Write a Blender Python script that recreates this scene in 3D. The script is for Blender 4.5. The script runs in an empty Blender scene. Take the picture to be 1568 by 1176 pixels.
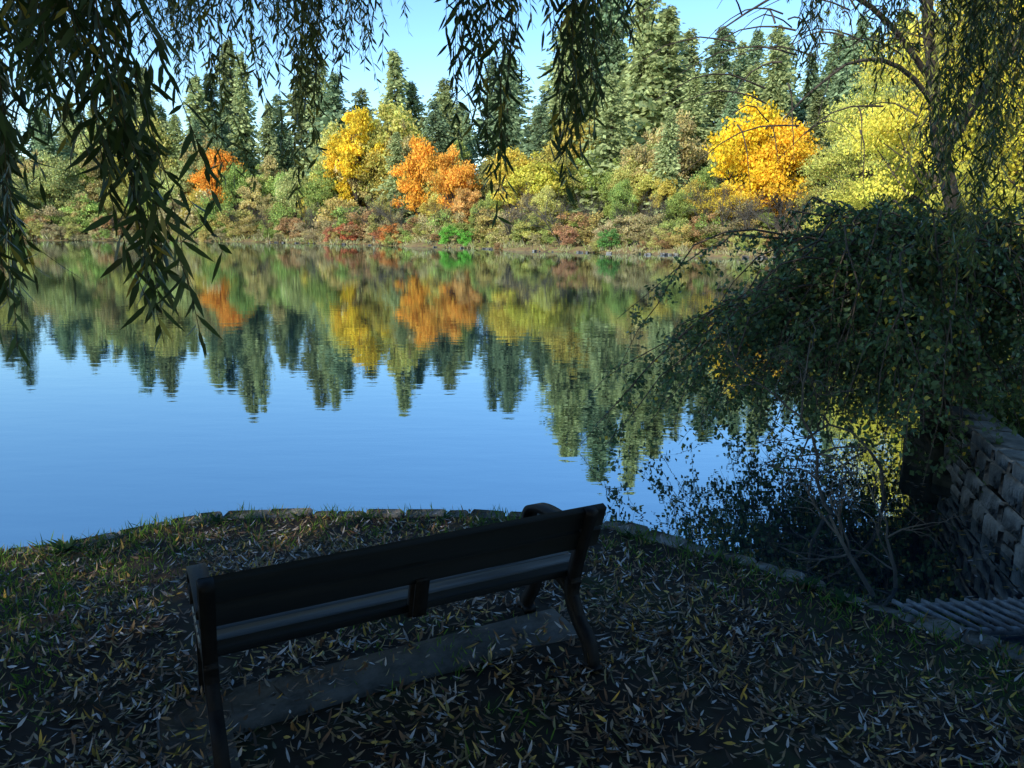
import bpy, math, numpy as np
from mathutils import Vector
R=np.random.RandomState(7)
sc=bpy.context.scene
def link(o): sc.collection.objects.link(o); return o
def nrm(v): return v/np.maximum(np.linalg.norm(v,axis=-1,keepdims=True),1e-9)

# ---------------------------------------------------------------- mesh builder
def build(name, parts, mats, parent=None, smooth=False):
    vs=[];cols=[];lv=[];lt=[];mi=[];off=0
    for v,f,m,c in parts:
        v=np.asarray(v,float); f=np.asarray(f,int)
        if len(f)==0: continue
        vs.append(v); cols.append(np.ones((len(v),3)) if c is None else np.broadcast_to(np.asarray(c,float),(len(v),3)))
        lv.append((f+off).ravel()); lt.append(np.full(len(f),f.shape[1])); mi.append(np.full(len(f),m)); off+=len(v)
    vs=np.concatenate(vs);cols=np.concatenate(cols);lv=np.concatenate(lv);lt=np.concatenate(lt);mi=np.concatenate(mi)
    me=bpy.data.meshes.new(name)
    me.vertices.add(len(vs)); me.vertices.foreach_set('co',vs.ravel())
    me.loops.add(len(lv)); me.loops.foreach_set('vertex_index',lv.astype(np.int32))
    me.polygons.add(len(lt)); st=np.concatenate([[0],np.cumsum(lt)[:-1]])
    me.polygons.foreach_set('loop_start',st.astype(np.int32)); me.polygons.foreach_set('loop_total',lt.astype(np.int32))
    me.polygons.foreach_set('material_index',mi.astype(np.int32))
    if smooth: me.polygons.foreach_set('use_smooth',np.ones(len(lt),bool))
    me.update(calc_edges=True)
    a=me.color_attributes.new('Col','FLOAT_COLOR','POINT')
    a.data.foreach_set('color',np.hstack([cols,np.ones((len(cols),1))]).ravel().astype(np.float32))
    for m in mats: me.materials.append(m)
    o=bpy.data.objects.new(name,me); link(o)
    if parent: o.parent=parent
    return o
def empty(name,loc=(0,0,0)):
    e=bpy.data.objects.new(name,None); e.location=loc; e.empty_display_size=.3; return link(e)

def tube(pts,rad,sides=6):
    pts=np.asarray(pts,float); n=len(pts); rad=np.broadcast_to(rad,(n,))
    t=nrm(np.gradient(pts,axis=0)); ref=np.array([.31,.95,.05]) if abs(t[:,2]).mean()>.5 else np.array([0,0,1.])
    u=nrm(np.cross(t,ref)); w=np.cross(t,u)
    an=np.linspace(0,2*math.pi,sides,endpoint=False)
    v=pts[:,None]+rad[:,None,None]*(u[:,None]*np.cos(an)[None,:,None]+w[:,None]*np.sin(an)[None,:,None])
    i=np.arange(n-1)[:,None]*sides; j=np.arange(sides)[None,:]; k=(j+1)%sides
    f=np.stack([i+j,i+k,i+sides+k,i+sides+j],-1).reshape(-1,4)
    return v.reshape(-1,3),f
def rvec(n,r=R): return nrm(r.normal(size=(n,3)))
def quads(c,d,L,W,r=R,nbias=None):
    n=len(c); d=nrm(d); q=rvec(n,r)
    if nbias is not None: q=nrm(q+nbias)
    s=nrm(np.cross(d,q)); L=np.broadcast_to(L,(n,))[:,None]; W=np.broadcast_to(W,(n,))[:,None]
    v=np.stack([c,c+d*L*.45+s*W*.5,c+d*L,c+d*L*.45-s*W*.5],1).reshape(-1,3)
    return v,np.arange(4*n).reshape(-1,4)
def blades(c,d,L,W,bend,r=R,flat=None):
    n=len(c); d=nrm(d); q=rvec(n,r) if flat is None else nrm(rvec(n,r)*flat+np.array([0,0,1.]))
    s=nrm(np.cross(d,q)); u=np.cross(s,d)
    L=np.broadcast_to(L,(n,))[:,None];W=np.broadcast_to(W,(n,))[:,None];bend=np.broadcast_to(bend,(n,))[:,None]
    def P(t): return c+d*L*t+u*bend*L*t*t
    v=np.stack([c,P(.3)+s*W*.5,P(.3)-s*W*.5,P(.65)+s*W*.42,P(.65)-s*W*.42,P(1.)-u*bend*L*.1],1).reshape(-1,3)
    b=np.arange(n)[:,None]*6
    f=np.concatenate([b+np.array([0,1,2]),b+np.array([1,3,4]),b+np.array([1,4,2]),b+np.array([3,5,4])])
    return v,f
def rep(c,k): return np.repeat(c,k,axis=0)

# ---------------------------------------------------------------- materials
def newmat(name):
    m=bpy.data.materials.new(name); m.use_nodes=True; nt=m.node_tree
    for n in list(nt.nodes): nt.nodes.remove(n)
    return m,nt,nt.nodes,nt.links
def foliage(name,transl=.3,rough=.55,spec=.25):
    m,nt,N,L=newmat(name)
    out=N.new('ShaderNodeOutputMaterial'); at=N.new('ShaderNodeAttribute'); at.attribute_name='Col'
    oi=N.new('ShaderNodeObjectInfo'); mx=N.new('ShaderNodeMix'); mx.data_type='RGBA'; mx.blend_type='MULTIPLY'; mx.inputs[0].default_value=1
    L.new(at.outputs['Color'],mx.inputs[6]); L.new(oi.outputs['Color'],mx.inputs[7])
    if spec>0:
        p=N.new('ShaderNodeBsdfPrincipled'); p.inputs['Roughness'].default_value=rough; p.inputs['Specular IOR Level'].default_value=spec; L.new(mx.outputs[2],p.inputs['Base Color'])
    else:
        p=N.new('ShaderNodeBsdfDiffuse'); L.new(mx.outputs[2],p.inputs['Color'])
    t=N.new('ShaderNodeBsdfTranslucent'); ms=N.new('ShaderNodeMixShader'); ms.inputs[0].default_value=transl
    L.new(mx.outputs[2],t.inputs['Color'])
    L.new(p.outputs[0],ms.inputs[1]); L.new(t.outputs[0],ms.inputs[2]); L.new(ms.outputs[0],out.inputs[0]); return m
def noisemat(name,c1,c2,scale=5,rough=.8,bump=.3,spec=.3,c3=None,detail=6,stretch=(1,1,1),bdist=.02,attr=False):
    m,nt,N,L=newmat(name)
    out=N.new('ShaderNodeOutputMaterial'); p=N.new('ShaderNodeBsdfPrincipled')
    g=N.new('ShaderNodeTexCoord'); mp=N.new('ShaderNodeMapping'); mp.inputs['Scale'].default_value=stretch
    n=N.new('ShaderNodeTexNoise'); n.inputs['Scale'].default_value=scale; n.inputs['Detail'].default_value=detail; n.inputs['Roughness'].default_value=.65
    cr=N.new('ShaderNodeValToRGB'); e=cr.color_ramp.elements; e[0].position=.35; e[1].position=.65
    e[0].color=(*c1,1); e[1].color=(*c2,1)
    if c3: x=e.new(.5); x.color=(*c3,1)
    L.new(g.outputs['Object'],mp.inputs[0]); L.new(mp.outputs[0],n.inputs['Vector']); L.new(n.outputs['Fac'],cr.inputs[0])
    src=cr.outputs[0]
    if attr:
        at=N.new('ShaderNodeAttribute'); at.attribute_name='Col'; mx=N.new('ShaderNodeMix'); mx.data_type='RGBA'; mx.blend_type='MULTIPLY'; mx.inputs[0].default_value=1
        L.new(src,mx.inputs[6]); L.new(at.outputs['Color'],mx.inputs[7]); src=mx.outputs[2]
    L.new(src,p.inputs['Base Color']); p.inputs['Roughness'].default_value=rough; p.inputs['Specular IOR Level'].default_value=spec
    n2=N.new('ShaderNodeTexNoise'); n2.inputs['Scale'].default_value=scale*4; n2.inputs['Detail'].default_value=5
    L.new(mp.outputs[0],n2.inputs['Vector'])
    b=N.new('ShaderNodeBump'); b.inputs['Strength'].default_value=bump; b.inputs['Distance'].default_value=bdist
    L.new(n2.outputs['Fac'],b.inputs['Height']); L.new(b.outputs[0],p.inputs['Normal']); L.new(p.outputs[0],out.inputs[0]); return m
M_far=foliage('distant_leaf',.3,.7,0)
M_leaf=foliage('willow_leaf',.35,.42,.35)
M_litter=foliage('dry_leaf',.05,.5,.25)
M_grass=foliage('grass_blade',.3,.5,0)
M_bark=noisemat('bark',(.035,.028,.022),(.11,.09,.07),9,.9,.6,.2,stretch=(1,1,.25))
M_barkg=noisemat('grey_bark',(.05,.045,.038),(.12,.11,.09),8,.85,.4,.2,stretch=(1,1,.3))
M_twig=noisemat('twig',(.05,.04,.02),(.12,.10,.04),20,.7,.1,.3)
M_soil=noisemat('soil_ground',(.018,.013,.011),(.028,.034,.013),1.3,.95,.8,.15,c3=(.032,.024,.017),attr=True)
M_stone=noisemat('stone',(.08,.08,.072),(.27,.26,.24),4,.85,.9,.3,c3=(.16,.155,.14),bdist=.03)
M_dstone=noisemat('mossy_dark_stone',(.015,.018,.012),(.05,.05,.04),6,.9,.8,.2)
M_conc=noisemat('concrete',(.04,.04,.038),(.10,.097,.092),7,.85,.4,.3)
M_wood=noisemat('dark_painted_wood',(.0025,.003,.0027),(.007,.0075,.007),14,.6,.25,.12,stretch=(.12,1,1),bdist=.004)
M_seat=noisemat('skylit_seat_wood',(.012,.014,.017),(.036,.04,.046),14,.4,.25,.5,stretch=(.12,1,1),bdist=.004)  # lighter bluish copy of the bench wood, sky light painted into the seat
M_iron=noisemat('cast_iron',(.003,.003,.004),(.008,.008,.008),25,.6,.2,.15,bdist=.003)
M_steel=noisemat('galvanised_steel',(.09,.095,.10),(.22,.23,.24),18,.5,.2,.5)

# ---------------------------------------------------------------- lake outline and terrain
near=[(-3.68,5.10),(-3.21,5.28),(-2.76,5.65),(-2.32,5.86),(-1.75,5.9),(-1.2,5.88),(-.45,5.89),(.30,5.82),(.85,5.6),(1.32,5.22),(1.77,4.86),(2.12,4.43),(2.38,4.16),(2.77,3.79),(3.2,3.6)]
wall=[(3.92,3.75),(3.93,4.5),(3.97,5.26),(4.12,5.95),(4.30,6.6),(4.58,7.5)]
farp=[(11,16),(17,26),(22,38),(25,52),(23,64),(17,72),(9.7,79),(2,87),(-3,95),(-16,110),(-31,127),(-46,141),(-61,149),(-95,158)]
fp=[]
for a,b in zip(farp[:-1],farp[1:]):
    L_=math.dist(a,b); m_=max(2,int(L_/4))
    for q in range(m_):
        s=q/m_; j=1.1 if (q or a!=farp[0]) else 0
        fp.append((a[0]+(b[0]-a[0])*s+R.normal(0,j*.8),a[1]+(b[1]-a[1])*s+R.normal(0,j*.8)))
fp.append(farp[-1])
poly=[(-160,-30),(-90,-12),(-40,-6),(-16,0),(-8,3.0),(-5.2,4.5)]+near+wall+[(5.0,8.5),(7,11)]+fp+[(-140,163),(-230,150),(-260,60)]
P=np.array(poly,float)
def sdist(x,y):
    x=np.asarray(x,float);y=np.asarray(y,float); best=np.full(x.shape,1e9); ins=np.zeros(x.shape,bool)
    for i in range(len(P)):
        a=P[i];b=P[(i+1)%len(P)]; e=b-a
        t=np.clip(((x-a[0])*e[0]+(y-a[1])*e[1])/(e@e),0,1)
        best=np.minimum(best,np.hypot(x-a[0]-t*e[0],y-a[1]-t*e[1]))
        c=((a[1]>y)!=(b[1]>y)); dy=b[1]-a[1] if b[1]!=a[1] else 1e-9
        ins^=c&(x<(b[0]-a[0])*(y-a[1])/dy+a[0])
    return np.where(ins,-best,best)
def sst(t): t=np.clip(t,0,1); return t*t*(3-2*t)
def wav(x,y,s=1.,k=0):
    return (np.sin(x*1.7*s+1.3+k)*np.cos(y*1.3*s+.7*k)+.6*np.sin(x*3.1*s+y*2.3*s+k)+.4*np.sin(-x*5.3*s+y*6.1*s+2*k)+.3*np.sin(x*11*s+2+y*3*s)*np.cos(y*9*s))/2.3
def height(x,y,sd=None):
    if sd is None: sd=sdist(x,y)
    ng=-.22+.22*sst(sd/2.2)+.02*wav(x,y,1.6)*sst(sd/.6)
    rt=sst((x-3.25)/.6)*sst((y+2)/4); ng=ng*(1-rt)+rt*(.10+.05*sst(sd/1.)+.03*wav(x,y,1.))
    far=-.42+.5*sst(sd/2.)+np.clip(sd-5,0,60)*.09+.4*wav(x,y,.05)*sst(sd/10)
    fw=sst((np.hypot(x,y)-12)/14); fw=np.where(y<8,0,fw)
    land=ng*(1-fw)+far*fw
    return np.where(sd>0,land,np.maximum(-1.5,-.75+sd*1.5))
rad=np.concatenate([np.linspace(.1,9,150),np.geomspace(9.15,1500,130)]); NA=560
an=np.linspace(0,2*math.pi,NA,endpoint=False)
gx=(rad[:,None]*np.sin(an)).ravel(); gy=(rad[:,None]*np.cos(an)).ravel(); gz=height(gx,gy)
i=np.arange(len(rad)-1)[:,None]*NA; j=np.arange(NA)[None]; k=(j+1)%NA
f=np.stack([i+j,i+NA+j,i+NA+k,i+k],-1).reshape(-1,4)[:,::-1]
fw=(sst((np.hypot(gx,gy)-14)/20))[:,None]; gc=1*(1-fw)+fw*np.array([8.,7.5,5.])
build('ground',[(np.stack([gx,gy,gz],1),f,0,gc),(np.stack([gx[:NA],gy[:NA],gz[:NA]],1),np.arange(NA)[None],0,None)],[M_soil],smooth=True)

# water
m,nt,N,L=newmat('lake_water')
out=N.new('ShaderNodeOutputMaterial'); gl=N.new('ShaderNodeBsdfGlossy'); gl.inputs['Roughness'].default_value=.012; gl.inputs['Color'].default_value=(.78,.91,1,1)
df=N.new('ShaderNodeBsdfDiffuse'); df.inputs['Color'].default_value=(.003,.012,.022,1)
fr=N.new('ShaderNodeFresnel'); fr.inputs['IOR'].default_value=4.5; mx=N.new('ShaderNodeMixShader')
ad=N.new('ShaderNodeMath'); ad.operation='MULTIPLY_ADD'; ad.use_clamp=True; ad.inputs[1].default_value=1.35; ad.inputs[2].default_value=0; L.new(fr.outputs[0],ad.inputs[0])
g=N.new('ShaderNodeTexCoord'); mp=N.new('ShaderNodeMapping'); mp.inputs['Scale'].default_value=(.5,1.5,1)
n1=N.new('ShaderNodeTexNoise'); n1.inputs['Scale'].default_value=1.8; n1.inputs['Detail'].default_value=3
b=N.new('ShaderNodeBump'); b.inputs['Strength'].default_value=1; b.inputs['Distance'].default_value=.0022
L.new(g.outputs['Object'],mp.inputs[0]);L.new(mp.outputs[0],n1.inputs['Vector']);L.new(n1.outputs['Fac'],b.inputs['Height'])
L.new(b.outputs[0],gl.inputs['Normal'])
L.new(ad.outputs[0],mx.inputs[0]);L.new(df.outputs[0],mx.inputs[1]);L.new(gl.outputs[0],mx.inputs[2]);L.new(mx.outputs[0],out.inputs[0])
build('lake_water',[([(-400,-60,-.5),(120,-60,-.5),(120,260,-.5),(-400,260,-.5)],[[0,1,2,3]],0,None)],[m])

# ---------------------------------------------------------------- stones
def stone(cx,cy,cz,lx,ly,lz,rot,r=R,jt=.13):
    v=[];
    ch=.14
    for sx in(-1,1):
        for sy in(-1,1):
            for sz in(-1,1):
                jit=1+r.uniform(-jt,.04,3)
                for ax in range(3):
                    q=np.array([sx*lx/2,sy*ly/2,sz*lz/2])*jit
                    m_=min(lx,ly,lz)*ch; s=np.array([sx,sy,sz])
                    q-=s*m_; q[ax]+=s[ax]*m_; v.append(q)
    v=np.array(v)
    from itertools import product
    def I(sx,sy,sz,ax): return ((sx>0)*4+(sy>0)*2+(sz>0))*3+ax
    fc=[]
    for ax in range(3):
        o=[a for a in range(3) if a!=ax]
        for s in(-1,1):
            ring=[]
            for p,q in((-1,-1),(1,-1),(1,1),(-1,1)):
                S=[0,0,0];S[ax]=s;S[o[0]]=p;S[o[1]]=q; ring.append(I(*S,ax))
            fc.append(ring)
    for ax in range(3):
        o=[a for a in range(3) if a!=ax]
        for p,q in product((-1,1),repeat=2):
            A=[0,0,0];A[o[0]]=p;A[o[1]]=q;B=list(A);A[ax]=-1;B[ax]=1
            fc.append([I(*A,o[0]),I(*B,o[0]),I(*B,o[1]),I(*A,o[1])])
    tr=[[((b_)*3),b_*3+1,b_*3+2] for b_ in range(8)]
    c,s=math.cos(rot),math.sin(rot); v=np.stack([v[:,0]*c-v[:,1]*s+cx,v[:,0]*s+v[:,1]*c+cy,v[:,2]+cz],1)
    return [(v,np.array(fc),0,None),(v,np.array(tr),0,None)]
def walk(pts,step,r=R):
    pts=np.array(pts,float); seg=np.linalg.norm(np.diff(pts,axis=0),axis=1); cum=np.concatenate([[0],np.cumsum(seg)])
    s=0;res=[]
    while s<cum[-1]:
        l=step*r.uniform(.55,1.45); mds=min(s+l/2,cum[-1])
        x=np.interp(mds,cum,pts[:,0]);y=np.interp(mds,cum,pts[:,1]); x2=np.interp(mds+.05,cum,pts[:,0]);y2=np.interp(mds+.05,cum,pts[:,1]);x1=np.interp(mds-.05,cum,pts[:,0]);y1=np.interp(mds-.05,cum,pts[:,1])
        res.append((x,y,math.atan2(y2-y1,x2-x1),l)); s+=l
    return res
parts=[]; el=[(-8,3.0),(-5.2,4.5)]+near
for x,y,a,l in walk(el,.26): parts+=stone(x,y,-.272+R.uniform(-.012,.012),l*1.0,.17*R.uniform(.8,1.25),.13,a+R.uniform(-.05,.05))
for x,y,a,l in walk(el,.4): parts+=stone(x,y,-.44,l*.97,.18,.18,a)
for x,y,a,l in walk(el,.4): parts+=stone(x,y,-.62,l*.97,.18,.18,a)
build('stone_edging',parts,[M_stone])
parts=[]
z0=-.80
for h in(.22,.26,.19,.25,.13):
    top=h==.13
    for x,y,a,l in walk(wall,.38 if not top else .5):
        if not top and R.rand()<.25:
            parts+=stone(x,y,z0+h*.27,l*.99,.28,h*.52,a,jt=.05); parts+=stone(x,y,z0+h*.77,l*.97,.27,h*.45,a+R.uniform(-.02,.02),jt=.06)
        else: parts+=stone(x+R.uniform(-.015,.015)+(.03 if top else 0),y,z0+h/2,l*.99,.28+(.08 if top else 0),h*.985,a+R.uniform(-.03,.03),jt=.05)
    z0+=h
build('stone_retaining_wall',parts,[M_stone])
for c in [(4.75,8.1,-.35,.8,.6,.5,.3),(5.2,8.8,-.25,.7,.6,.5,1.),(4.5,7.45,-.5,.4,.35,.25,.6),(5.7,9.4,-.3,.8,.6,.45,.1)]:
    o=build('boulder',stone(*c),[M_dstone],smooth=True)
    sb=o.modifiers.new('s','REMESH'); sb.mode='SMOOTH'; sb.octree_depth=4; sb.use_smooth_shade=True

g=empty('metal_grate',(0,0,0))
def bar(a,b,w,h):
    a=np.array(a,float);b=np.array(b,float);d=b-a;n=nrm(np.cross(d,[0,0,1.]));u=nrm(np.cross(n,d))
    v=[p+sx*n*w/2+sz*u*h/2 for p in(a,b) for sx,sz in((-1,-1),(1,-1),(1,1),(-1,1))]
    return (np.array(v),np.array([[0,3,2,1],[4,5,6,7],[0,1,5,4],[1,2,6,5],[2,3,7,6],[3,0,4,7]]),0,None)
build('frame',[bar((2.55,4.30,-.38),(3.85,4.34,-.36),.035,.04),bar((2.55,4.62,-.38),(3.85,4.68,-.36),.035,.04)],[M_steel],g)
build('bars',[bar((2.55+q*.095+.11,4.28,-.35+q*.0015),(2.55+q*.095-.05,4.66,-.35+q*.0015),.016,.025) for q in range(14)],[M_steel],g)

# ---------------------------------------------------------------- bench
bench=empty('park_bench',(-.371,3.005,0)); bench.rotation_euler[2]=math.radians(26.7)
def bx(x0,x1,y0,y1,z0,z1,tilt=0,ch=.006):
    class Z:
        def uniform(s,a,b,n=None): return np.zeros(n)
    lx,ly,lz=x1-x0,y1-y0,z1-z0; pr=stone(0,0,0,lx,ly,lz,0,Z()); v=pr[0][0].copy(); i=0
    for sx in(-1,1):
        for sy in(-1,1):
            for sz in(-1,1):
                for ax in range(3):
                    s=np.array([sx,sy,sz],float); q=s*np.array([lx,ly,lz])/2-s*ch; q[ax]+=s[ax]*ch; v[i]=q;i+=1
    ca,sa=math.cos(tilt),math.sin(tilt)
    v=np.stack([v[:,0],v[:,1]*ca-v[:,2]*sa,v[:,1]*sa+v[:,2]*ca],1)+np.array([(x0+x1)/2,(y0+y1)/2,(z0+z1)/2])
    return [(v,pr[0][1],0,None),(v,pr[1][1],0,None)]
lean=math.atan2(.14,.38)
def backy(z): return .10-(z-.42)*math.tan(lean)
for i_,(z0,z1) in enumerate(((.690,.80),(.575,.681))):
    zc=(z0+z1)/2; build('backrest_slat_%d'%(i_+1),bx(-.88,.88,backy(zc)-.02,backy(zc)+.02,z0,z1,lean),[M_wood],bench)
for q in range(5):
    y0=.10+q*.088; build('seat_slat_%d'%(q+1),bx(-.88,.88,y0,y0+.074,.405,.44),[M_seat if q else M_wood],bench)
def sweep(pts,w,t):
    pts=np.array(pts,float)
    P_=np.vstack([2*pts[0]-pts[1],pts,2*pts[-1]-pts[-2]]); out_=[]
    for k_ in range(1,len(P_)-2):
        for s in np.linspace(0,1,6,endpoint=False):
            a,b_,c,d=P_[k_-1:k_+3]; out_.append(.5*((2*b_)+(-a+c)*s+(2*a-5*b_+4*c-d)*s*s+(-a+3*b_-3*c+d)*s**3))
    out_.append(pts[-1]); q=np.array(out_); tt=nrm(np.gradient(q,axis=0)); nn=np.stack([-tt[:,1],tt[:,0]],1)
    n=len(q); v=np.zeros((n,4,3))
    for c_,(sx,sn) in enumerate(((-1,-1),(1,-1),(1,1),(-1,1))):
        v[:,c_,0]=sx*w/2; v[:,c_,1]=q[:,0]+sn*nn[:,0]*t/2; v[:,c_,2]=q[:,1]+sn*nn[:,1]*t/2
    i_=np.arange(n-1)[:,None]*4;j_=np.arange(4)[None];k_=(j_+1)%4
    f_=np.stack([i_+j_,i_+k_,i_+4+k_,i_+4+j_],-1).reshape(-1,4)
    f_=np.vstack([f_,[[3,2,1,0]],[[4*n-4,4*n-3,4*n-2,4*n-1]]])
    return v.reshape(-1,3),f_
for nm,xx in(('left',-.85),('right',.79)):
    ps=[]
    for pts,w,t in [([(-.09,.03),(-.088,.07),(-.055,.14),(.02,.20),(.085,.27),(.10,.34),(.08,.40)],.055,.055),
              ([(.09,.38),(.07,.46),(.02,.6),(-.058,.795)],.055,.045),
              ([(.57,.03),(.56,.07),(.51,.14),(.47,.22),(.465,.31),(.50,.385)],.055,.05),
              ([(.06,.392),(.25,.385),(.5,.392)],.05,.035),
              ([(.02,.19),(.07,.28),(.15,.34),(.27,.36),(.38,.34),(.46,.27),(.51,.15)],.045,.045),
              ([(.03,.63),(.2,.655),(.38,.65),(.5,.615),(.545,.55),(.515,.49),(.455,.50),(.45,.54),(.48,.555)],.075,.035),
              ([(.49,.49),(.485,.44),(.49,.385)],.04,.03),
              ([(-.13,.02),(-.085,.032),(-.04,.02)],.065,.03),([(.52,.02),(.57,.032),(.62,.02)],.065,.03)]:
        v,f_=sweep(pts,w,t); v[:,0]+=xx; ps.append((v,f_,0,None))
    build('end_frame_'+nm,ps,[M_iron],bench)
v,f_=sweep([(.5,.39),(.3,.385),(.13,.385),(.10,.45),(.055,.6),(.0,.76)],.075,.03); v[:,1]+=.002
ps=[(v,f_,0,None)]
v,f_=sweep([(.078,.40),(.045,.5),(.015,.60)],.06,.014); v[:,1]-=.004; ps.append((v,f_,0,None))
build('centre_support',ps,[M_iron],bench)
o=build('concrete_pad',bx(-1.06,.92,.20,.50,-.1,.022,0,.01)+bx(-1.06,-.78,-.16,.195,-.1,.019,0,.01),[M_conc]); o.location=(-.371,3.005,0); o.rotation_euler[2]=math.radians(26.7)

# ---------------------------------------------------------------- ground litter and grass
n=112000; x=R.uniform(-5.6,5.,n); y=R.uniform(.9,6.1,n); sd=sdist(x,y); keep=(sd>.02)
gm=sst((wav(x,y,1.1,1.)-.05)/.5)*.75; edge=sst(1-(sd-.15)/.9); lm=sst((-1.9-x+ .25*wav(x,y,3.))/.7)*sst((y-2.2)/.5)
gmask=np.clip(np.maximum.reduce([gm*.65,edge*.85,lm*.8]),0,1)
keep&=R.rand(n)>gmask*.78
keep&=R.rand(n)<np.clip(.5+.7*wav(x,y,2.2,3.)+.55*wav(x,y,7.,1.)+.2,.12,1)
x,y=x[keep],y[keep]; n=len(x); z=height(x,y)+R.uniform(.004,.025,n)
ca,sa=math.cos(math.radians(26.7)),math.sin(math.radians(26.7)); lx=(x+.371)*ca+(y-3.005)*sa; ly=-(x+.371)*sa+(y-3.005)*ca
onp=(lx>-1.06)&(lx<.92)&(ly>.20)&(ly<.50); kp=~onp|(R.rand(n)<.4+.4*wav(x,y,3.)); z=np.where(onp,.03,z); z=np.where((lx>-1.06)&(lx<-.78)&(ly>-.16)&(ly<.20),.03,z); x,y,z=x[kp],y[kp],z[kp]; n=len(x)
c=np.stack([x,y,z],1); d=rvec(n); d[:,2]*=.3
pal=np.array([(.42,.39,.37),(.25,.17,.10),(.15,.08,.04),(.48,.30,.05),(.040,.030,.022),(.20,.12,.05),(.12,.12,.035),(.28,.22,.08)])
pw=.5+.5*wav(x,y,1.7,4.)
ci=R.choice(8,n,p=[.11,.12,.23,.08,.21,.12,.06,.07]); pale=(R.rand(n)<.10*pw); ci[pale]=0
col=pal[ci]*R.uniform(.5,1.25,(n,1))
v,f=blades(c,d,R.uniform(.03,.072,n),R.uniform(.007,.016,n),R.uniform(-.1,.8,n),flat=.6)
v[:,2]=np.maximum(v[:,2],rep(c,6)[:,2]-.006)
build('fallen_leaves',[(v,f,0,rep(col,6))],[M_litter])
n=900; x=R.uniform(1.5,4.2,n); y=R.uniform(4.4,9,n); sd=sdist(x,y); k_=(sd<-.12)&(R.rand(n)<np.exp(sd*1.6)); x,y=x[k_],y[k_]; n=len(x)
c=np.stack([x,y,np.full(n,-.494)],1); d=rvec(n); d[:,2]*=.02; v,f=blades(c,d,R.uniform(.04,.08,n),R.uniform(.01,.016,n),0.,flat=.05)
build('floating_leaves',[(v,f,0,rep(pal[R.choice([0,1,3,7],n)]*.8,6))],[M_litter])
n=230000; x=R.uniform(-6.5,6.5,n); y=R.uniform(.9,9,n); sd=sdist(x,y)
gm=sst((wav(x,y,1.1,1.)-.1)/.5); edge=sst(1-(sd-.1)/1.1); lm=sst((-1.9-x+.25*wav(x,y,3.))/.7)*sst((y-2.2)/.5); rm=sst((x-3.6)/.4)
p_=np.maximum.reduce([gm*.4,edge*.7*(.35+.65*sst(wav(x,y,4.,2.)+.5)),lm*.8,rm]); fine=.3+.7*(wav(x,y,6.,5.)>-.1)
keep=(sd>-.03)&(R.rand(n)<p_*fine); x,y=x[keep],y[keep]; sd=sd[keep]; n=len(x)
c=np.stack([x,y,height(x,y,np.maximum(sd,.01))-.003],1); d=rvec(n)*.8; d[:,2]=1
hh=R.uniform(.025,.075,n)*(1+.5*(sd<.25))*(1+.35*wav(x,y,5.))
col=np.array([.09,.17,.03])*R.uniform(.6,1.4,(n,1)); dry=R.rand(n)<.16; col[dry]=np.array([.24,.19,.08])
v,f=blades(c,d,hh,R.uniform(.004,.009,n),R.uniform(.1,.8,n))
build('grass',[(v,f,0,rep(col,6))],[M_grass])
for (wx,wy,wn,ws) in [(-3.2,5.15,26,.17),(-3.75,4.95,26,.16),(-2.3,5.7,18,.12),(-1.15,5.75,16,.11),(-.55,5.75,14,.1),(1.9,4.58,22,.14),(2.05,4.36,20,.14),(1.5,4.9,14,.1),(.9,5.4,14,.1),(-1.7,5.8,14,.09)]:
    a=R.uniform(0,6.28,wn); d=np.stack([np.cos(a),np.sin(a),R.uniform(.3,1.3,wn)],1); c=np.tile([wx,wy,float(height(np.array([wx]),np.array([wy]))[0])],(wn,1))+R.normal(0,.015,(wn,3))*[1,1,0]
    v,f=blades(c,d,ws*R.uniform(.6,1.1,wn),ws*.17,-.35,flat=.2); build('weed_plant',[(v,f,0,np.array([.035,.07,.03]))],[M_grass])

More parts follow.
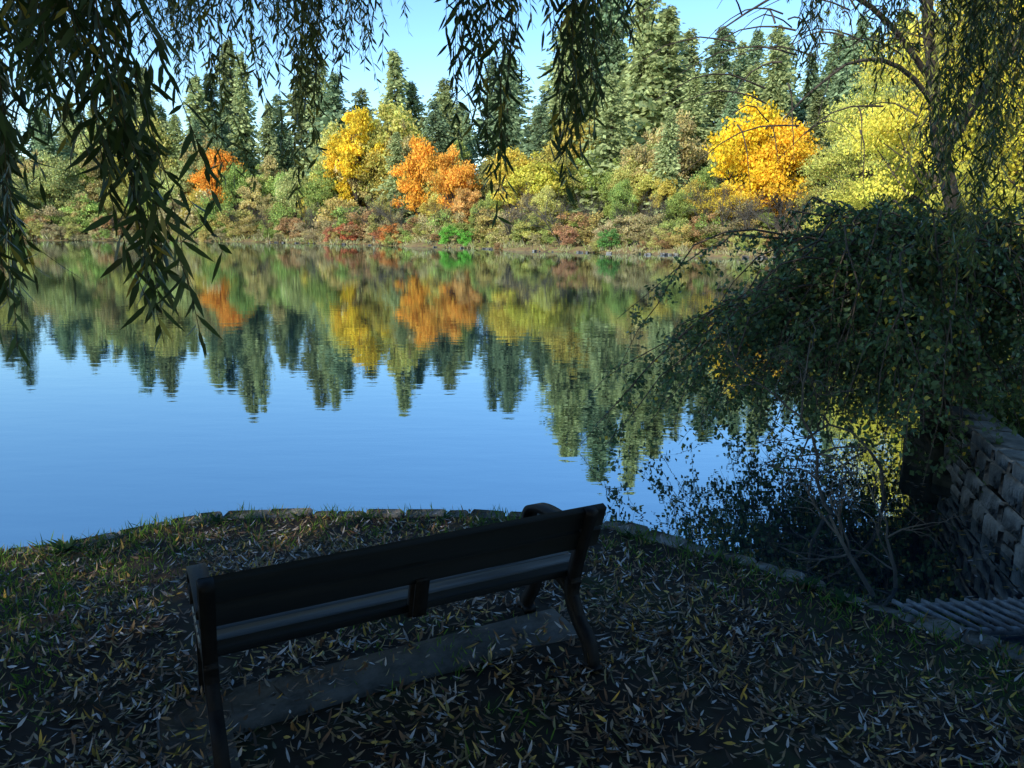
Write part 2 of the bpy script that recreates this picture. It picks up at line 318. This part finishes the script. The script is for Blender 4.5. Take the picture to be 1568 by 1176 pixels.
# ---------------------------------------------------------------- tree templates
def broadleaf(name,seed,H,Rc,nl,ls,base=.22,nclump=46,thin=1.):
    r=np.random.RandomState(seed); parts=[]
    cz=H*(base+(1-base)*.52); hz=H*(1-base)*.5
    d=rvec(nclump,r); rr=r.uniform(.35,.98,(nclump,1)); C=d*rr*np.array([Rc,Rc,hz])
    C[:,:2]*=(1-.35*np.clip(C[:,2:]/hz,-1,1)); C+=r.normal(0,.07*Rc,C.shape); C[:,2]+=cz
    cr=r.uniform(.13,.3,nclump)*Rc
    tr=np.array([[0,0,-.5],[.02*H,0,.15*H],[0,.02*H,.4*H],[.01*H,0,.62*H],[0,0,.85*H]]); v,f=tube(tr,np.array([.028,.02,.014,.008,.002])*H,7); parts.append((v,f,1,None))
    for i in range(0,nclump):
        t=r.uniform(.2,.62)*H; s=np.array([0,0,t]); mid=(s+C[i])/2+np.array([0,0,-.03*H]); q=.008*H*r.uniform(.5,1)
        v,f=tube(np.array([s,mid,C[i]]),np.array([q,q*.6,q*.2]),4); parts.append((v,f,1,None))
    k=r.choice(nclump,nl,p=cr**2/np.sum(cr**2)); dd=rvec(nl,r); dd[:,2]=np.where(dd[:,2]<-.3,dd[:,2]*.5,dd[:,2])
    pos=C[k]+dd*(cr[k]*r.uniform(.1,1.3,nl)**.7)[:,None]*np.array([1.15,1.15,.85])
    cv=r.uniform(.72,1.2,nclump)[k][:,None]*r.uniform(.7,1.3,(nl,1))
    hue=1+np.hstack([r.normal(0,.06,(nl,1)),r.normal(0,.05,(nl,1)),r.normal(0,.1,(nl,1))])
    v,f=quads(pos,rvec(nl,r),ls*r.uniform(.6,1.3,nl),ls*.75*r.uniform(.6,1.2,nl),r,nbias=dd*.6)
    parts.append((v,f,0,rep(cv*hue,4)))
    o=build(name,parts,[M_far,M_bark]); me=o.data; bpy.data.objects.remove(o); return me
def conifer(name,seed,H=1.,slim=.16,nb=420):
    r=np.random.RandomState(seed); parts=[]
    v,f=tube(np.array([[0,0,-.02],[0,0,.4],[0,0,1.]])*H,np.array([.013,.009,.001])*H,6); parts.append((v,f,1,None))
    u=r.uniform(0,1,nb); z=.04+.95*u**.85; lay=np.round(z*24)/24; z=z*.88+lay*.12
    L=slim*(1-z)**.62*r.uniform(.35,1.35,nb)+.009; a=r.uniform(0,6.28,nb)
    asym=1+.3*np.sin(a*2+seed)+.3*np.sin(z*15+seed+a); L*=asym
    m_=10; t=np.tile(np.linspace(.12,1,m_),nb)+r.uniform(-.05,.05,nb*m_); A=rep(a,m_)+r.normal(0,.14,nb*m_); Z=rep(z,m_)+r.normal(0,.006,nb*m_); LL=rep(L,m_)
    dr=rep(r.uniform(-.2,.6,nb),m_)
    out_=np.stack([np.cos(A),np.sin(A),0*A],1); lat=np.stack([-np.sin(A),np.cos(A),0*A],1)
    pos=out_*(LL*t)[:,None]; pos[:,2]=Z-dr*LL*t*t+.02*LL; side=np.where(np.arange(nb*m_)%2==0,1,-1)[:,None]
    d=out_*.7+lat*side*r.uniform(.3,1.,(nb*m_,1)); d[:,2]-=r.uniform(-.2,.8,nb*m_)
    ln=(.28*LL*(1.15-t*.6)+.011); v,f=quads(pos*H,d,ln*H,ln*.5*H,r,nbias=out_*.5+np.array([0,0,.3]))
    cv=(.65+.5*t)[:,None]*r.uniform(.65,1.3,(nb*m_,1)); parts.append((v,f,0,rep(cv*np.ones((1,3)),4)))
    o=build(name,parts,[M_far,M_bark]); me=o.data; bpy.data.objects.remove(o); return me
con=[conifer('conifer_mesh_%d'%s,s,1.,w,n_) for s,w,n_ in((1,.14,600),(2,.165,560),(3,.12,540),(4,.15,620),(5,.18,520))]
bl=[broadleaf('broadleaf_mesh_%d'%s,s+20,10,rc,nl,.29,b_,nc) for s,rc,nl,b_,nc in((1,3.6,10000,.15,56),(2,3.0,9000,.2,48),(3,4.2,11000,.12,66),(4,2.6,8000,.25,40))]
fine_=[broadleaf('maple_mesh_%d'%s,s+30,10,rc,nl,.125,b_,nc) for s,rc,nl,b_,nc in((1,3.8,34000,.12,90),(2,3.2,30000,.1,80))]
sh=[broadleaf('shrub_mesh_%d'%s,s+40,4,rc,3200,.22,-.05,nc) for s,rc,nc in((1,2.2,26),(2,2.8,30),(3,1.9,22))]
def bare(name,seed,H=8.):
    r=np.random.RandomState(seed);parts=[]
    def rec(p,d,l,q,lv):
        pts=[p]
        for _ in range(3): d=nrm(d+r.normal(0,.13,3)+np.array([0,0,.05])); p=p+d*l/3; pts.append(p)
        parts.append((*tube(np.array(pts),np.linspace(q,q*.5,4),4),0,None))
        if lv<4:
            for _ in range(4 if lv<3 else 3): rec(pts[r.randint(1,4)],nrm(d+r.normal(0,.5,3)),l*.62,q*.5,lv+1)
    for _ in range(3): rec(np.array([0,0,-.2]),nrm(np.array([r.normal(0,.2),r.normal(0,.2),1])),H*.42,.09,0)
    o=build(name,parts,[M_barkg]); me=o.data; bpy.data.objects.remove(o); return me
br=[bare('bare_tree_mesh_%d'%s,s) for s in(1,2)]
def put(me,name,x,y,s,col,parent=None,sz=None,z=None,r=R):
    o=bpy.data.objects.new(name,me); link(o); zz=float(height(np.array([x]),np.array([y]))[0]) if z is None else z
    o.location=(x,y,max(zz,-.5)-.1); s2=s*r.uniform(.88,1.12); o.scale=(s2,s2,s if sz is None else sz); o.rotation_euler=(r.normal(0,.02),r.normal(0,.02),r.uniform(0,6.28))
    o.color=(*col,1)
    if parent: o.parent=parent
    return o
sa_=np.array([-1.3,-.9,-.6,-.42,-.33,-.245,-.146,-.03,.02,.124,.235,.36,.48,.58,.65,.69]); sh_d=np.array([170,160,158,150,141,127,110,95,87,79,72,64,52,38,26,16])
def shore(t): return np.interp(t,sa_,sh_d)
tl_a=np.array([-1.3,-.68,-.5,-.3,-.12,0,.04,.10,.25,.33,.42,.52,.7]); tl_h=np.array([.18,.18,.185,.21,.19,.205,.25,.30,.31,.25,.25,.26,.29])
forest=empty('distant_conifer_forest')
for row,(dd,nn,fac) in enumerate(((27,30,.72),(38,58,.92),(52,66,1.0))):
    for i in range(nn):
        t=-1.15+2.0*(i+R.uniform(-.45,.45))/nn
        if t>.62: continue
        d=shore(t)+dd+R.uniform(-6,6)
        Ht=np.interp(t,tl_a,tl_h)*d*fac*R.choice([.68,.78,.86,.94,1.02,1.12])+2
        x,y=t*d,d; gz_=float(height(np.array([x]),np.array([y]))[0]); Ht-=gz_
        g_=R.uniform(.75,1.25); col=np.array([.25,.35,.19]) if R.rand()<.6 else np.array([.35,.41,.18])
        put(con[R.randint(5)],'conifer',x,y,Ht*R.uniform(.9,1.25),col*g_,forest,sz=Ht)
dec=empty('distant_deciduous_trees')
palD=[(.42,.50,.14),(.56,.54,.14),(.34,.46,.13),(.66,.56,.13),(.56,.48,.20),(.38,.48,.13),(.46,.50,.19),(.62,.60,.18)]
for i in range(165):
    t=-1.05+1.8*(i+R.uniform(-.5,.5))/165
    if t>.64: continue
    q=R.rand(); d=shore(t)+8+q*24; c_=np.array(palD[R.randint(len(palD))])*R.uniform(.75,1.15); Hs=(.6+1.05*q)*R.uniform(.7,1.15)*d/110*.95
    put(bl[R.randint(4)],'unseen_shade_tree',t*d,d,Hs*R.uniform(.65,.9),c_,dec,sz=Hs)
for i in range(30):
    t=-.5+1.*(i+R.uniform(-.5,.5))/30; d=shore(t)+R.uniform(4,10); put(br[i%2],'bare_tree',t*d,d,R.uniform(.7,1.2),(1,1,1),dec)
shr=empty('shoreline_shrubs')
palS=[(.40,.46,.14),(.60,.52,.25),(.50,.48,.16),(.36,.48,.13),(.50,.32,.15),(.58,.57,.17),(.52,.43,.23),(.48,.42,.2),(.62,.50,.17)]
for i in range(340):
    t=-1.0+1.7*(i+R.uniform(-.5,.5))/340
    if t>.69: continue
    row=R.rand(); d=shore(t)+.0+row*9; s=(.26+.95*row)*R.uniform(.5,1.35)*d/105
    c_=np.array(palS[R.randint(len(palS))])*R.uniform(.7,1.15); put(sh[R.randint(3)],'shrub',t*d,d,s,c_,shr)
for t,c_,s in ((-.21,(.55,.18,.09),.75),(-.155,(.62,.26,.08),.8),(-.08,(.18,.44,.07),.7),(-.06,(.18,.46,.07),.6),(.125,(.16,.34,.09),.8),(-.17,(.5,.22,.1),.6),(-.23,(.5,.22,.12),.6),(.07,(.5,.28,.15),.8)):
    d=shore(t)+1.5; put(sh[0],'shrub',t*d,d,s*d/105,c_,shr)
n=30000; t=R.uniform(-1.1,.62,n); d=shore(t)+R.uniform(-1.,2.5,n); x=t*d;y=d; sd=sdist(x,y); k_=(sd>-.1)&(sd<1.8)&(R.rand(n)<np.clip(.35+1.2*wav(t*60,t*10,1.),.08,1)); x,y,d,t=x[k_],y[k_],d[k_],t[k_]; n=len(x); s_=d/100*(.4+.6*R.rand(n))*(1+.6*wav(t*40,t*20,1.,2.))
c=np.stack([x,y,np.maximum(height(x,y),-.55)],1); dd=rvec(n)*.8; dd[:,2]=1; v,f=quads(c,dd,R.uniform(.3,1.2,n)*s_,.14*s_)
colr=np.array([(.46,.42,.24),(.34,.30,.17),(.38,.44,.13),(.46,.46,.22)])[R.randint(0,4,n)]*R.uniform(.6,1.2,(n,1))
build('shoreline_reeds',[(v,f,0,rep(colr,4))],[M_far])
parts=[]
for _ in range(60):
    t=R.uniform(-.5,.35); d=shore(t)+R.uniform(-1.,1.); s=R.uniform(.2,.7); parts+=stone(t*d,d,-.45,s,s*.7,s*.5,R.uniform(0,3))
build('shoreline_rocks',parts,[M_stone])
# maples
for px,dist,Hm,wd,col,k_ in ((-.373,162,17,11,(.82,.38,.06),0),(-.395,166,14,9,(.76,.42,.07),2),(-.2,139,22,9,(.86,.64,.06),3),(-.215,142,18,8,(.80,.56,.06),1),(-.122,123,15.5,8,(.90,.48,.07),0),(-.075,116,13,8,(.88,.46,.08),2),(-.06,108,8,4,(.78,.48,.16),1),(.035,103,11,8,(.62,.58,.10),1),(.0,106,12,8,(.70,.56,.10),0),(.305,83,14.2,9.5,(.94,.68,.05),2),(.345,80,12,7.5,(.90,.58,.05),0),(.36,86,10,6,(.62,.34,.06),1),(.28,80,6,6,(.78,.6,.08),2),
    (.55,42,16,9,(.82,.74,.12),4),(.66,37,16,10,(.86,.76,.10),5),(.46,60,14,9,(.60,.60,.15),4),(.50,48,7,7,(.60,.58,.10),5),(.44,58,6,6,(.6,.58,.12),2),(.60,32,5,5,(.66,.62,.11),5)):
    t=px*.98; o=put((bl+fine_)[k_],'maple_tree',t*dist,dist,1,col); rr_=(3.6,3.,4.2,2.6,3.8,3.2)[k_]; w=wd/2/rr_; o.scale=(w,w,Hm/10)
for x,y,Hs in ((-7,-9,1.15),(-3.5,-7,1.1),(-12.5,-11.5,.9),(-9,-15,1.5),(-4,-14,1.3),(-16,-19,1.3),(-21,-12,1.3),(3,-10,1.2)):  # unseen trees behind the camera, placed to shade the foreground
    o=put(bl[R.randint(0,3)],'unseen_shade_tree',x,y,Hs,(.09,.12,.03)); o.scale=(Hs,Hs,Hs)

# ---------------------------------------------------------------- hanging willow foliage
def strand(top,length,r,drift,leafL,leafW,gap=.028,seg=9,rt=.0028):
    s=np.linspace(0,1,seg); ph=r.uniform(0,6.28,2); am=r.uniform(.01,.05)*length
    pts=np.array(top)+np.stack([drift[0]*(s**1.0)*length+am*np.sin(s*5+ph[0]),drift[1]*s*length+am*np.sin(s*4+ph[1]),-s*length],1)
    tv,tf=tube(pts,np.linspace(rt,rt*.35,seg),3)
    n=max(4,int(length/gap)); u=np.clip((np.arange(n)+r.uniform(-.4,.4,n))/n,0,1)
    c=np.stack([np.interp(u,s,pts[:,k_]) for k_ in range(3)],1)
    a=np.arange(n)*2.4+r.uniform(-.5,.5,n)+ph[0]; d=np.stack([np.cos(a),np.sin(a),-r.uniform(.5,2.5,n)],1)
    return (tv,tf),(c,d,leafL*r.uniform(.5,1.2,n),leafW*r.uniform(.7,1.25,n))
def curtain(r,groups):
    tp=[];C=[];D=[];LL=[];WW=[];CO=[]
    for g_ in groups:
        t0,t1,d0,d1,zb0,zb1,zt,n,col,LL0,pw,gap,driftx=g_
        nb=max(1,n//5); bt=r.uniform(t0,t1,nb); bd=r.uniform(d0,d1,nb); bz=zb0+(zb1-zb0)*r.rand(nb)**pw
        for i in range(n):
            b_=i%nb; d=bd[b_]+r.normal(0,.05); t=bt[b_]+r.normal(0,.035/d*1.2); zb=bz[b_]+abs(r.normal(0,.16))
            top=max(zt+r.uniform(-.15,.3),zb+.4); ln=top-zb; dr=(driftx+r.normal(0,.06),r.normal(0,.05))
            x=t*d-dr[0]*ln; (tv,tf),(c,dd,L_,W_)=strand((x,d-dr[1]*ln,top),ln,r,dr,LL0,LL0*.15,gap)
            tp.append((tv,tf,1,None)); C.append(c);D.append(dd);LL.append(L_);WW.append(W_)
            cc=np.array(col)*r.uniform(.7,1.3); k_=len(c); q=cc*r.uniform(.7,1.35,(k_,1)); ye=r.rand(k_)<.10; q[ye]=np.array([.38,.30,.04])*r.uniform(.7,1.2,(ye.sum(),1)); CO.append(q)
            for _ in range(int(ln*1.5)):
                s0=r.uniform(.1,.85); p=np.array([x+dr[0]*ln*s0,d-dr[1]*ln*(1-s0),top-ln*s0]); l2=r.uniform(.12,.4)
                if p[2]-l2<zb-.05: continue
                (tv,tf),(c,dd,L_,W_)=strand(p,l2,r,(r.normal(0,.35),r.normal(0,.35)),LL0*.9,LL0*.14,gap,5,rt=.0015)
                tp.append((tv,tf,1,None));C.append(c);D.append(dd);LL.append(L_);WW.append(W_);CO.append(cc*r.uniform(.7,1.35,(len(c),1)))
    C=np.concatenate(C);D=np.concatenate(D);LL=np.concatenate(LL);WW=np.concatenate(WW);CO=np.concatenate(CO)
    v,f=blades(C,D,LL,WW,r.uniform(-.1,.45,len(C)),r); print('willow leaves',len(C))
    return tp+[(v,f,0,rep(CO,6))]
r=np.random.RandomState(11)
dk=(.065,.10,.026); ol=(.13,.15,.032); yg=(.30,.31,.05)  # leaf colour carries light: dark for shaded strands, olive and yellow-green for sunlit
groups=[ # t0,t1,d0,d1, zlow,zhigh, ztop, n, colour, leaf length, pow, gap, drift
 (-.72,-.60,1.9,2.5,1.66,2.15,3.0,40,dk,.09,1.0,.024,.04),
 (-.60,-.50,1.9,2.3,1.86,2.3,3.0,16,dk,.09,1.0,.025,.1),
 (-.465,-.425,1.95,2.15,1.74,1.86,3.0,10,dk,.10,1.0,.022,.16),
 (-.75,-.45,2.6,3.6,2.2,2.9,3.6,60,dk,.085,.8,.028,.03),
 (-.70,-.28,3.2,4.6,2.3,3.3,4.1,85,ol,.075,.8,.032,.0),
 (-.38,-.25,3.2,4.2,2.05,2.5,4.0,24,ol,.075,1.,.031,.0),
 (-.46,-.11,4.2,5.6,2.75,3.6,4.8,140,dk,.07,.8,.034,.0),
 (-.60,-.18,4.8,6.2,2.9,3.8,5.0,120,dk,.07,.8,.036,.0),
 (-.27,-.14,4.0,4.8,2.5,3.1,4.5,18,ol,.075,.8,.034,.02),
 (-.055,.03,2.8,3.2,2.3,2.7,3.6,17,dk,.08,.8,.03,.02),
 (-.035,-.005,2.8,3.0,2.02,2.14,3.6,6,dk,.085,1.,.028,.02),
 (.065,.12,2.7,3.0,1.84,2.2,3.6,13,dk,.085,1.0,.028,.02),
 (-.02,.16,3.2,4.4,2.5,3.1,4.2,36,dk,.07,.8,.033,.02),
 (.13,.20,3.0,3.8,2.7,3.0,3.9,12,dk,.075,.8,.036,.0),
 (.32,.70,4.0,5.5,2.6,3.5,4.6,80,ol,.075,.8,.036,-.04),
 (.52,.72,3.2,4.6,1.7,2.8,4.2,70,dk,.075,1.,.034,-.03),
]
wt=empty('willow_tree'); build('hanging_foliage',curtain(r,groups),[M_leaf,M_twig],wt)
parts=[]
def arc(a,b,q0,q1,sag=.3,n=9,side=6,r=r,mat=0):
    a=np.array(a,float);b=np.array(b,float); s=np.linspace(0,1,n)[:,None]; p=a+(b-a)*s; p[:,2]+=(np.sin(s[:,0]*math.pi)*sag); p+=r.normal(0,.02,p.shape)*np.linalg.norm(b-a)*.3*np.sin(s*math.pi)
    v,f=tube(p,np.linspace(q0,q1,n),side); return (v,f,mat,None)
parts.append(arc((1.6,-2.6,-.2),(1.2,-2.3,3.8),.38,.27,0,10,12))
for e in [(-4,3.5,4.9),(-2.6,2.8,4.5),(-1.5,4.8,5.2),(-.3,3.2,4.7),(.6,3.2,4.6),(2.2,4.8,5.2),(3.2,3.4,4.9),(-5,0,5.5),(4,-1,5.6),(0,-5,5.8),(-2,-4,5.6),(-1.5,1,5.8),(1,1,5.9),(4.5,2,5.4)]:
    parts.append(arc((1.2,-2.3,3.6),e,.13,.02,1.0,12,7))
for g_ in groups:
    for _ in range(3):
        t=r.uniform(g_[0],g_[1]);d=r.uniform(g_[2],g_[3]); parts.append(arc((t*d*.5+.3,d*.4,g_[6]+1.1),(t*d,d,g_[6]+.15),.025,.006,.3,8,5))
build('trunk_and_limbs',parts,[M_bark],wt,smooth=True)
n=46000; x=r.uniform(-7,7,n);y=r.uniform(-7,5.2,n); z=r.uniform(4.4,6.2,n); z=np.maximum(z,2.7+.34*np.maximum(y,0)+ .8)+.3*wav(x,y,.8); rr_=np.hypot(x-.8,y+1); k_=(rr_<6.6)&(r.rand(n)<np.clip(.65+.6*wav(x,y,1.2,2.)+.3*wav(z,x,2.),.1,1)); c=np.stack([x,y,z],1)[k_]; n=len(c)
v,f=quads(c,np.stack([r.normal(0,.5,n),r.normal(0,.5,n),-np.ones(n)],1),.26,.09,r); build('unseen_crown',[(v,f,0,np.array([.07,.1,.03]))],[M_leaf],wt)  # unseen leaf mass overhead, added to block sky and darken the foreground

# ---------------------------------------------------------------- second willow on the right bank (sunlit)
r=np.random.RandomState(5); w2=empty('willow_tree')
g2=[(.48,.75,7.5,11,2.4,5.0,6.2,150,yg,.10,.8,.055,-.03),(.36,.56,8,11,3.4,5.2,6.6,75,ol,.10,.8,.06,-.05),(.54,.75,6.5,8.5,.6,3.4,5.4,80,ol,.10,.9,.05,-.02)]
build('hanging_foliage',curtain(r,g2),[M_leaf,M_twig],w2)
parts=[arc((7.6,12.2,-.3),(6.1,11.4,3.2),.15,.10,.2,9,9),arc((6.1,11.4,3.1),(4.7,10.4,7.5),.09,.045,-.1,9,8),arc((6.1,11.4,3.0),(8.,9.5,7.5),.09,.04,.2,9,7),arc((5.75,11.,4.6),(2.9,9.0,5.2),.05,.012,.5,10,6),arc((5.6,10.9,4.0),(2.3,9.3,4.2),.045,.008,.8,10,6),
 arc((5.9,11.1,3.6),(3.2,9.5,3.3),.04,.008,.7,10,6),arc((5.5,10.8,5.3),(3.4,8.7,6.3),.045,.01,.5,10,6)]
for _ in range(80):
    a0=np.array([r.uniform(2.6,6),r.uniform(9,10.6),r.uniform(3.2,5.6)]); parts.append(arc(a0,a0+np.array([r.uniform(-1.4,.5),r.uniform(-.8,.4),r.uniform(-.9,.1)]),.012,.003,.2,7,4))
build('trunk_and_limbs',parts,[M_bark],w2,smooth=True)

# ---------------------------------------------------------------- weeping birch leaning over the water
r=np.random.RandomState(9); wb=empty('weeping_birch_tree'); parts=[]
tr=np.array([[5.1,8.9,-.4],[4.85,8.6,.3],[4.6,8.4,1.0],[4.35,8.3,1.6],[4.0,8.2,2.0]]); parts.append((*tube(tr,np.array([.2,.16,.13,.09,.05]),9),0,None))
parts.append((*tube(np.array([[5.1,8.9,-.3],[5.4,8.8,.8],[5.7,8.6,1.8],[6.,8.5,2.3]]),np.array([.15,.11,.08,.04]),8),0,None))
C=[];D=[]
for i in range(270):
    st=tr[r.randint(1,5)] if i%4 else np.array([5.6,8.6,1.7]); az=r.uniform(-math.pi,math.pi) if i%2 else r.normal(math.pi,.65)
    dirv=np.array([math.cos(az),math.sin(az)*.8]); reach=r.uniform(.9,3.5) if dirv[0]<-.2 else r.uniform(.8,2.2)
    peak=r.uniform(1.2,2.45)-.08*reach+.12*math.sin(i); s=np.linspace(0,1,12)
    ze=r.uniform(.0,1.4)*(reach/3.4)-.2; pk=r.uniform(.4,.65)
    zz=st[2]+(peak-st[2])*np.sin(np.clip(s/pk,0,1)*math.pi/2); zz=np.where(s>pk,peak+(ze-peak)*((s-pk)/(1-pk))**1.5,zz)
    p=np.stack([st[0]+dirv[0]*reach*s,st[1]+dirv[1]*reach*s,zz],1)+r.normal(0,.035,(12,3)); p[:,0]+=.12*np.sin(s*7+i)
    parts.append((*tube(p,np.linspace(.018,.003,12),4),0,None))
    for _ in range(int(9+reach*3)):
        u=r.uniform(.2,1); q=np.array([np.interp(u,s,p[:,k_]) for k_ in range(3)]); l=r.uniform(.1,.6); l=min(l,q[2]+.45)
        if l<.08: continue
        dr=r.normal(0,.6,2); m_=4; ss=np.linspace(0,1,m_); tp=q+np.stack([dr[0]*ss*l,dr[1]*ss*l,r.uniform(0,.25)*ss-ss**1.5*l],1); parts.append((*tube(tp,np.linspace(.004,.0015,m_),3),0,None))
        nn=int(l/.02)+4; uu=r.uniform(0,1,nn); c=np.stack([np.interp(uu,ss,tp[:,k_]) for k_ in range(3)],1)+r.normal(0,.035,(nn,3)); C.append(c); dd=rvec(nn,r); dd[:,2]-=.6; D.append(dd)
C=np.concatenate(C);D=np.concatenate(D);n=len(C);print('birch leaves',n)
v,f=quads(C,D,r.uniform(.042,.078,n),r.uniform(.028,.048,n),r); col=np.array([.070,.125,.045])*r.uniform(.5,1.45,(n,1)); ye=r.rand(n)<.05; col[ye]=(.45,.36,.05)
build('drooping_foliage',[(v,f,0,rep(col,4))],[M_leaf],wb); build('trunk_and_branches',parts,[M_bark],wb,smooth=True)

r=np.random.RandomState(3)
parts=[]
def rb(p,d,l,q,lv):
    pts=[np.array(p,float)]
    for _ in range(5): d=nrm(d+r.normal(0,.2,3)); pts.append(pts[-1]+d*l/5)
    parts.append((*tube(np.array(pts),np.linspace(q,q*.45,6),5),0,None))
    if lv<3:
        for _ in range(4): rb(pts[r.randint(2,6)],nrm(d+r.normal(0,.6,3)),l*.6,q*.5,lv+1)
rb((2.55,4.95,-.6),nrm(np.array([-.25,.5,.6])),.75,.022,0); rb((2.75,5.1,-.6),nrm(np.array([.15,.3,.8])),.6,.018,0); rb((3.0,6.6,-.6),nrm(np.array([-.6,.3,.5])),1.2,.022,0)
rb((3.6,7.0,-.6),nrm(np.array([-.3,.1,.8])),1.2,.022,0)
build('dead_branch',parts,[M_barkg],smooth=True)

# ---------------------------------------------------------------- light
sun_el=math.radians(30); sv=np.array([-.56,-.83]); sv/=np.linalg.norm(sv)
w=bpy.data.worlds.new('World'); sc.world=w; w.use_nodes=True; nt=w.node_tree; bg=nt.nodes['Background']
sky=nt.nodes.new('ShaderNodeTexSky'); sky.sky_type='NISHITA'; sky.sun_disc=False; sky.sun_elevation=sun_el; sky.sun_rotation=math.atan2(sv[0],sv[1])%(2*math.pi)
sky.air_density=1.0; sky.dust_density=.3; sky.ozone_density=2.
hs=nt.nodes.new('ShaderNodeHueSaturation'); hs.inputs['Saturation'].default_value=1.24
nt.links.new(sky.outputs[0],hs.inputs['Color']); nt.links.new(hs.outputs[0],bg.inputs[0]); bg.inputs[1].default_value=.28
sl=bpy.data.lights.new('sun','SUN'); sl.energy=5; sl.angle=math.radians(.5); sl.color=(1,.92,.78); so=link(bpy.data.objects.new('sun',sl))
S=Vector((sv[0]*math.cos(sun_el),sv[1]*math.cos(sun_el),math.sin(sun_el))); so.rotation_euler=S.to_track_quat('Z','Y').to_euler(); so.location=(-20,-30,30)
cam=bpy.data.cameras.new('camera'); cam.sensor_width=36; cam.lens=27; cam.clip_end=4000; cam.clip_start=.05
co=link(bpy.data.objects.new('camera',cam)); co.location=(0,0,2.05); co.rotation_euler=(math.radians(90-11.5),0,0); sc.camera=co
sc.view_settings.view_transform='Standard'; sc.view_settings.look='None'; sc.view_settings.exposure=0
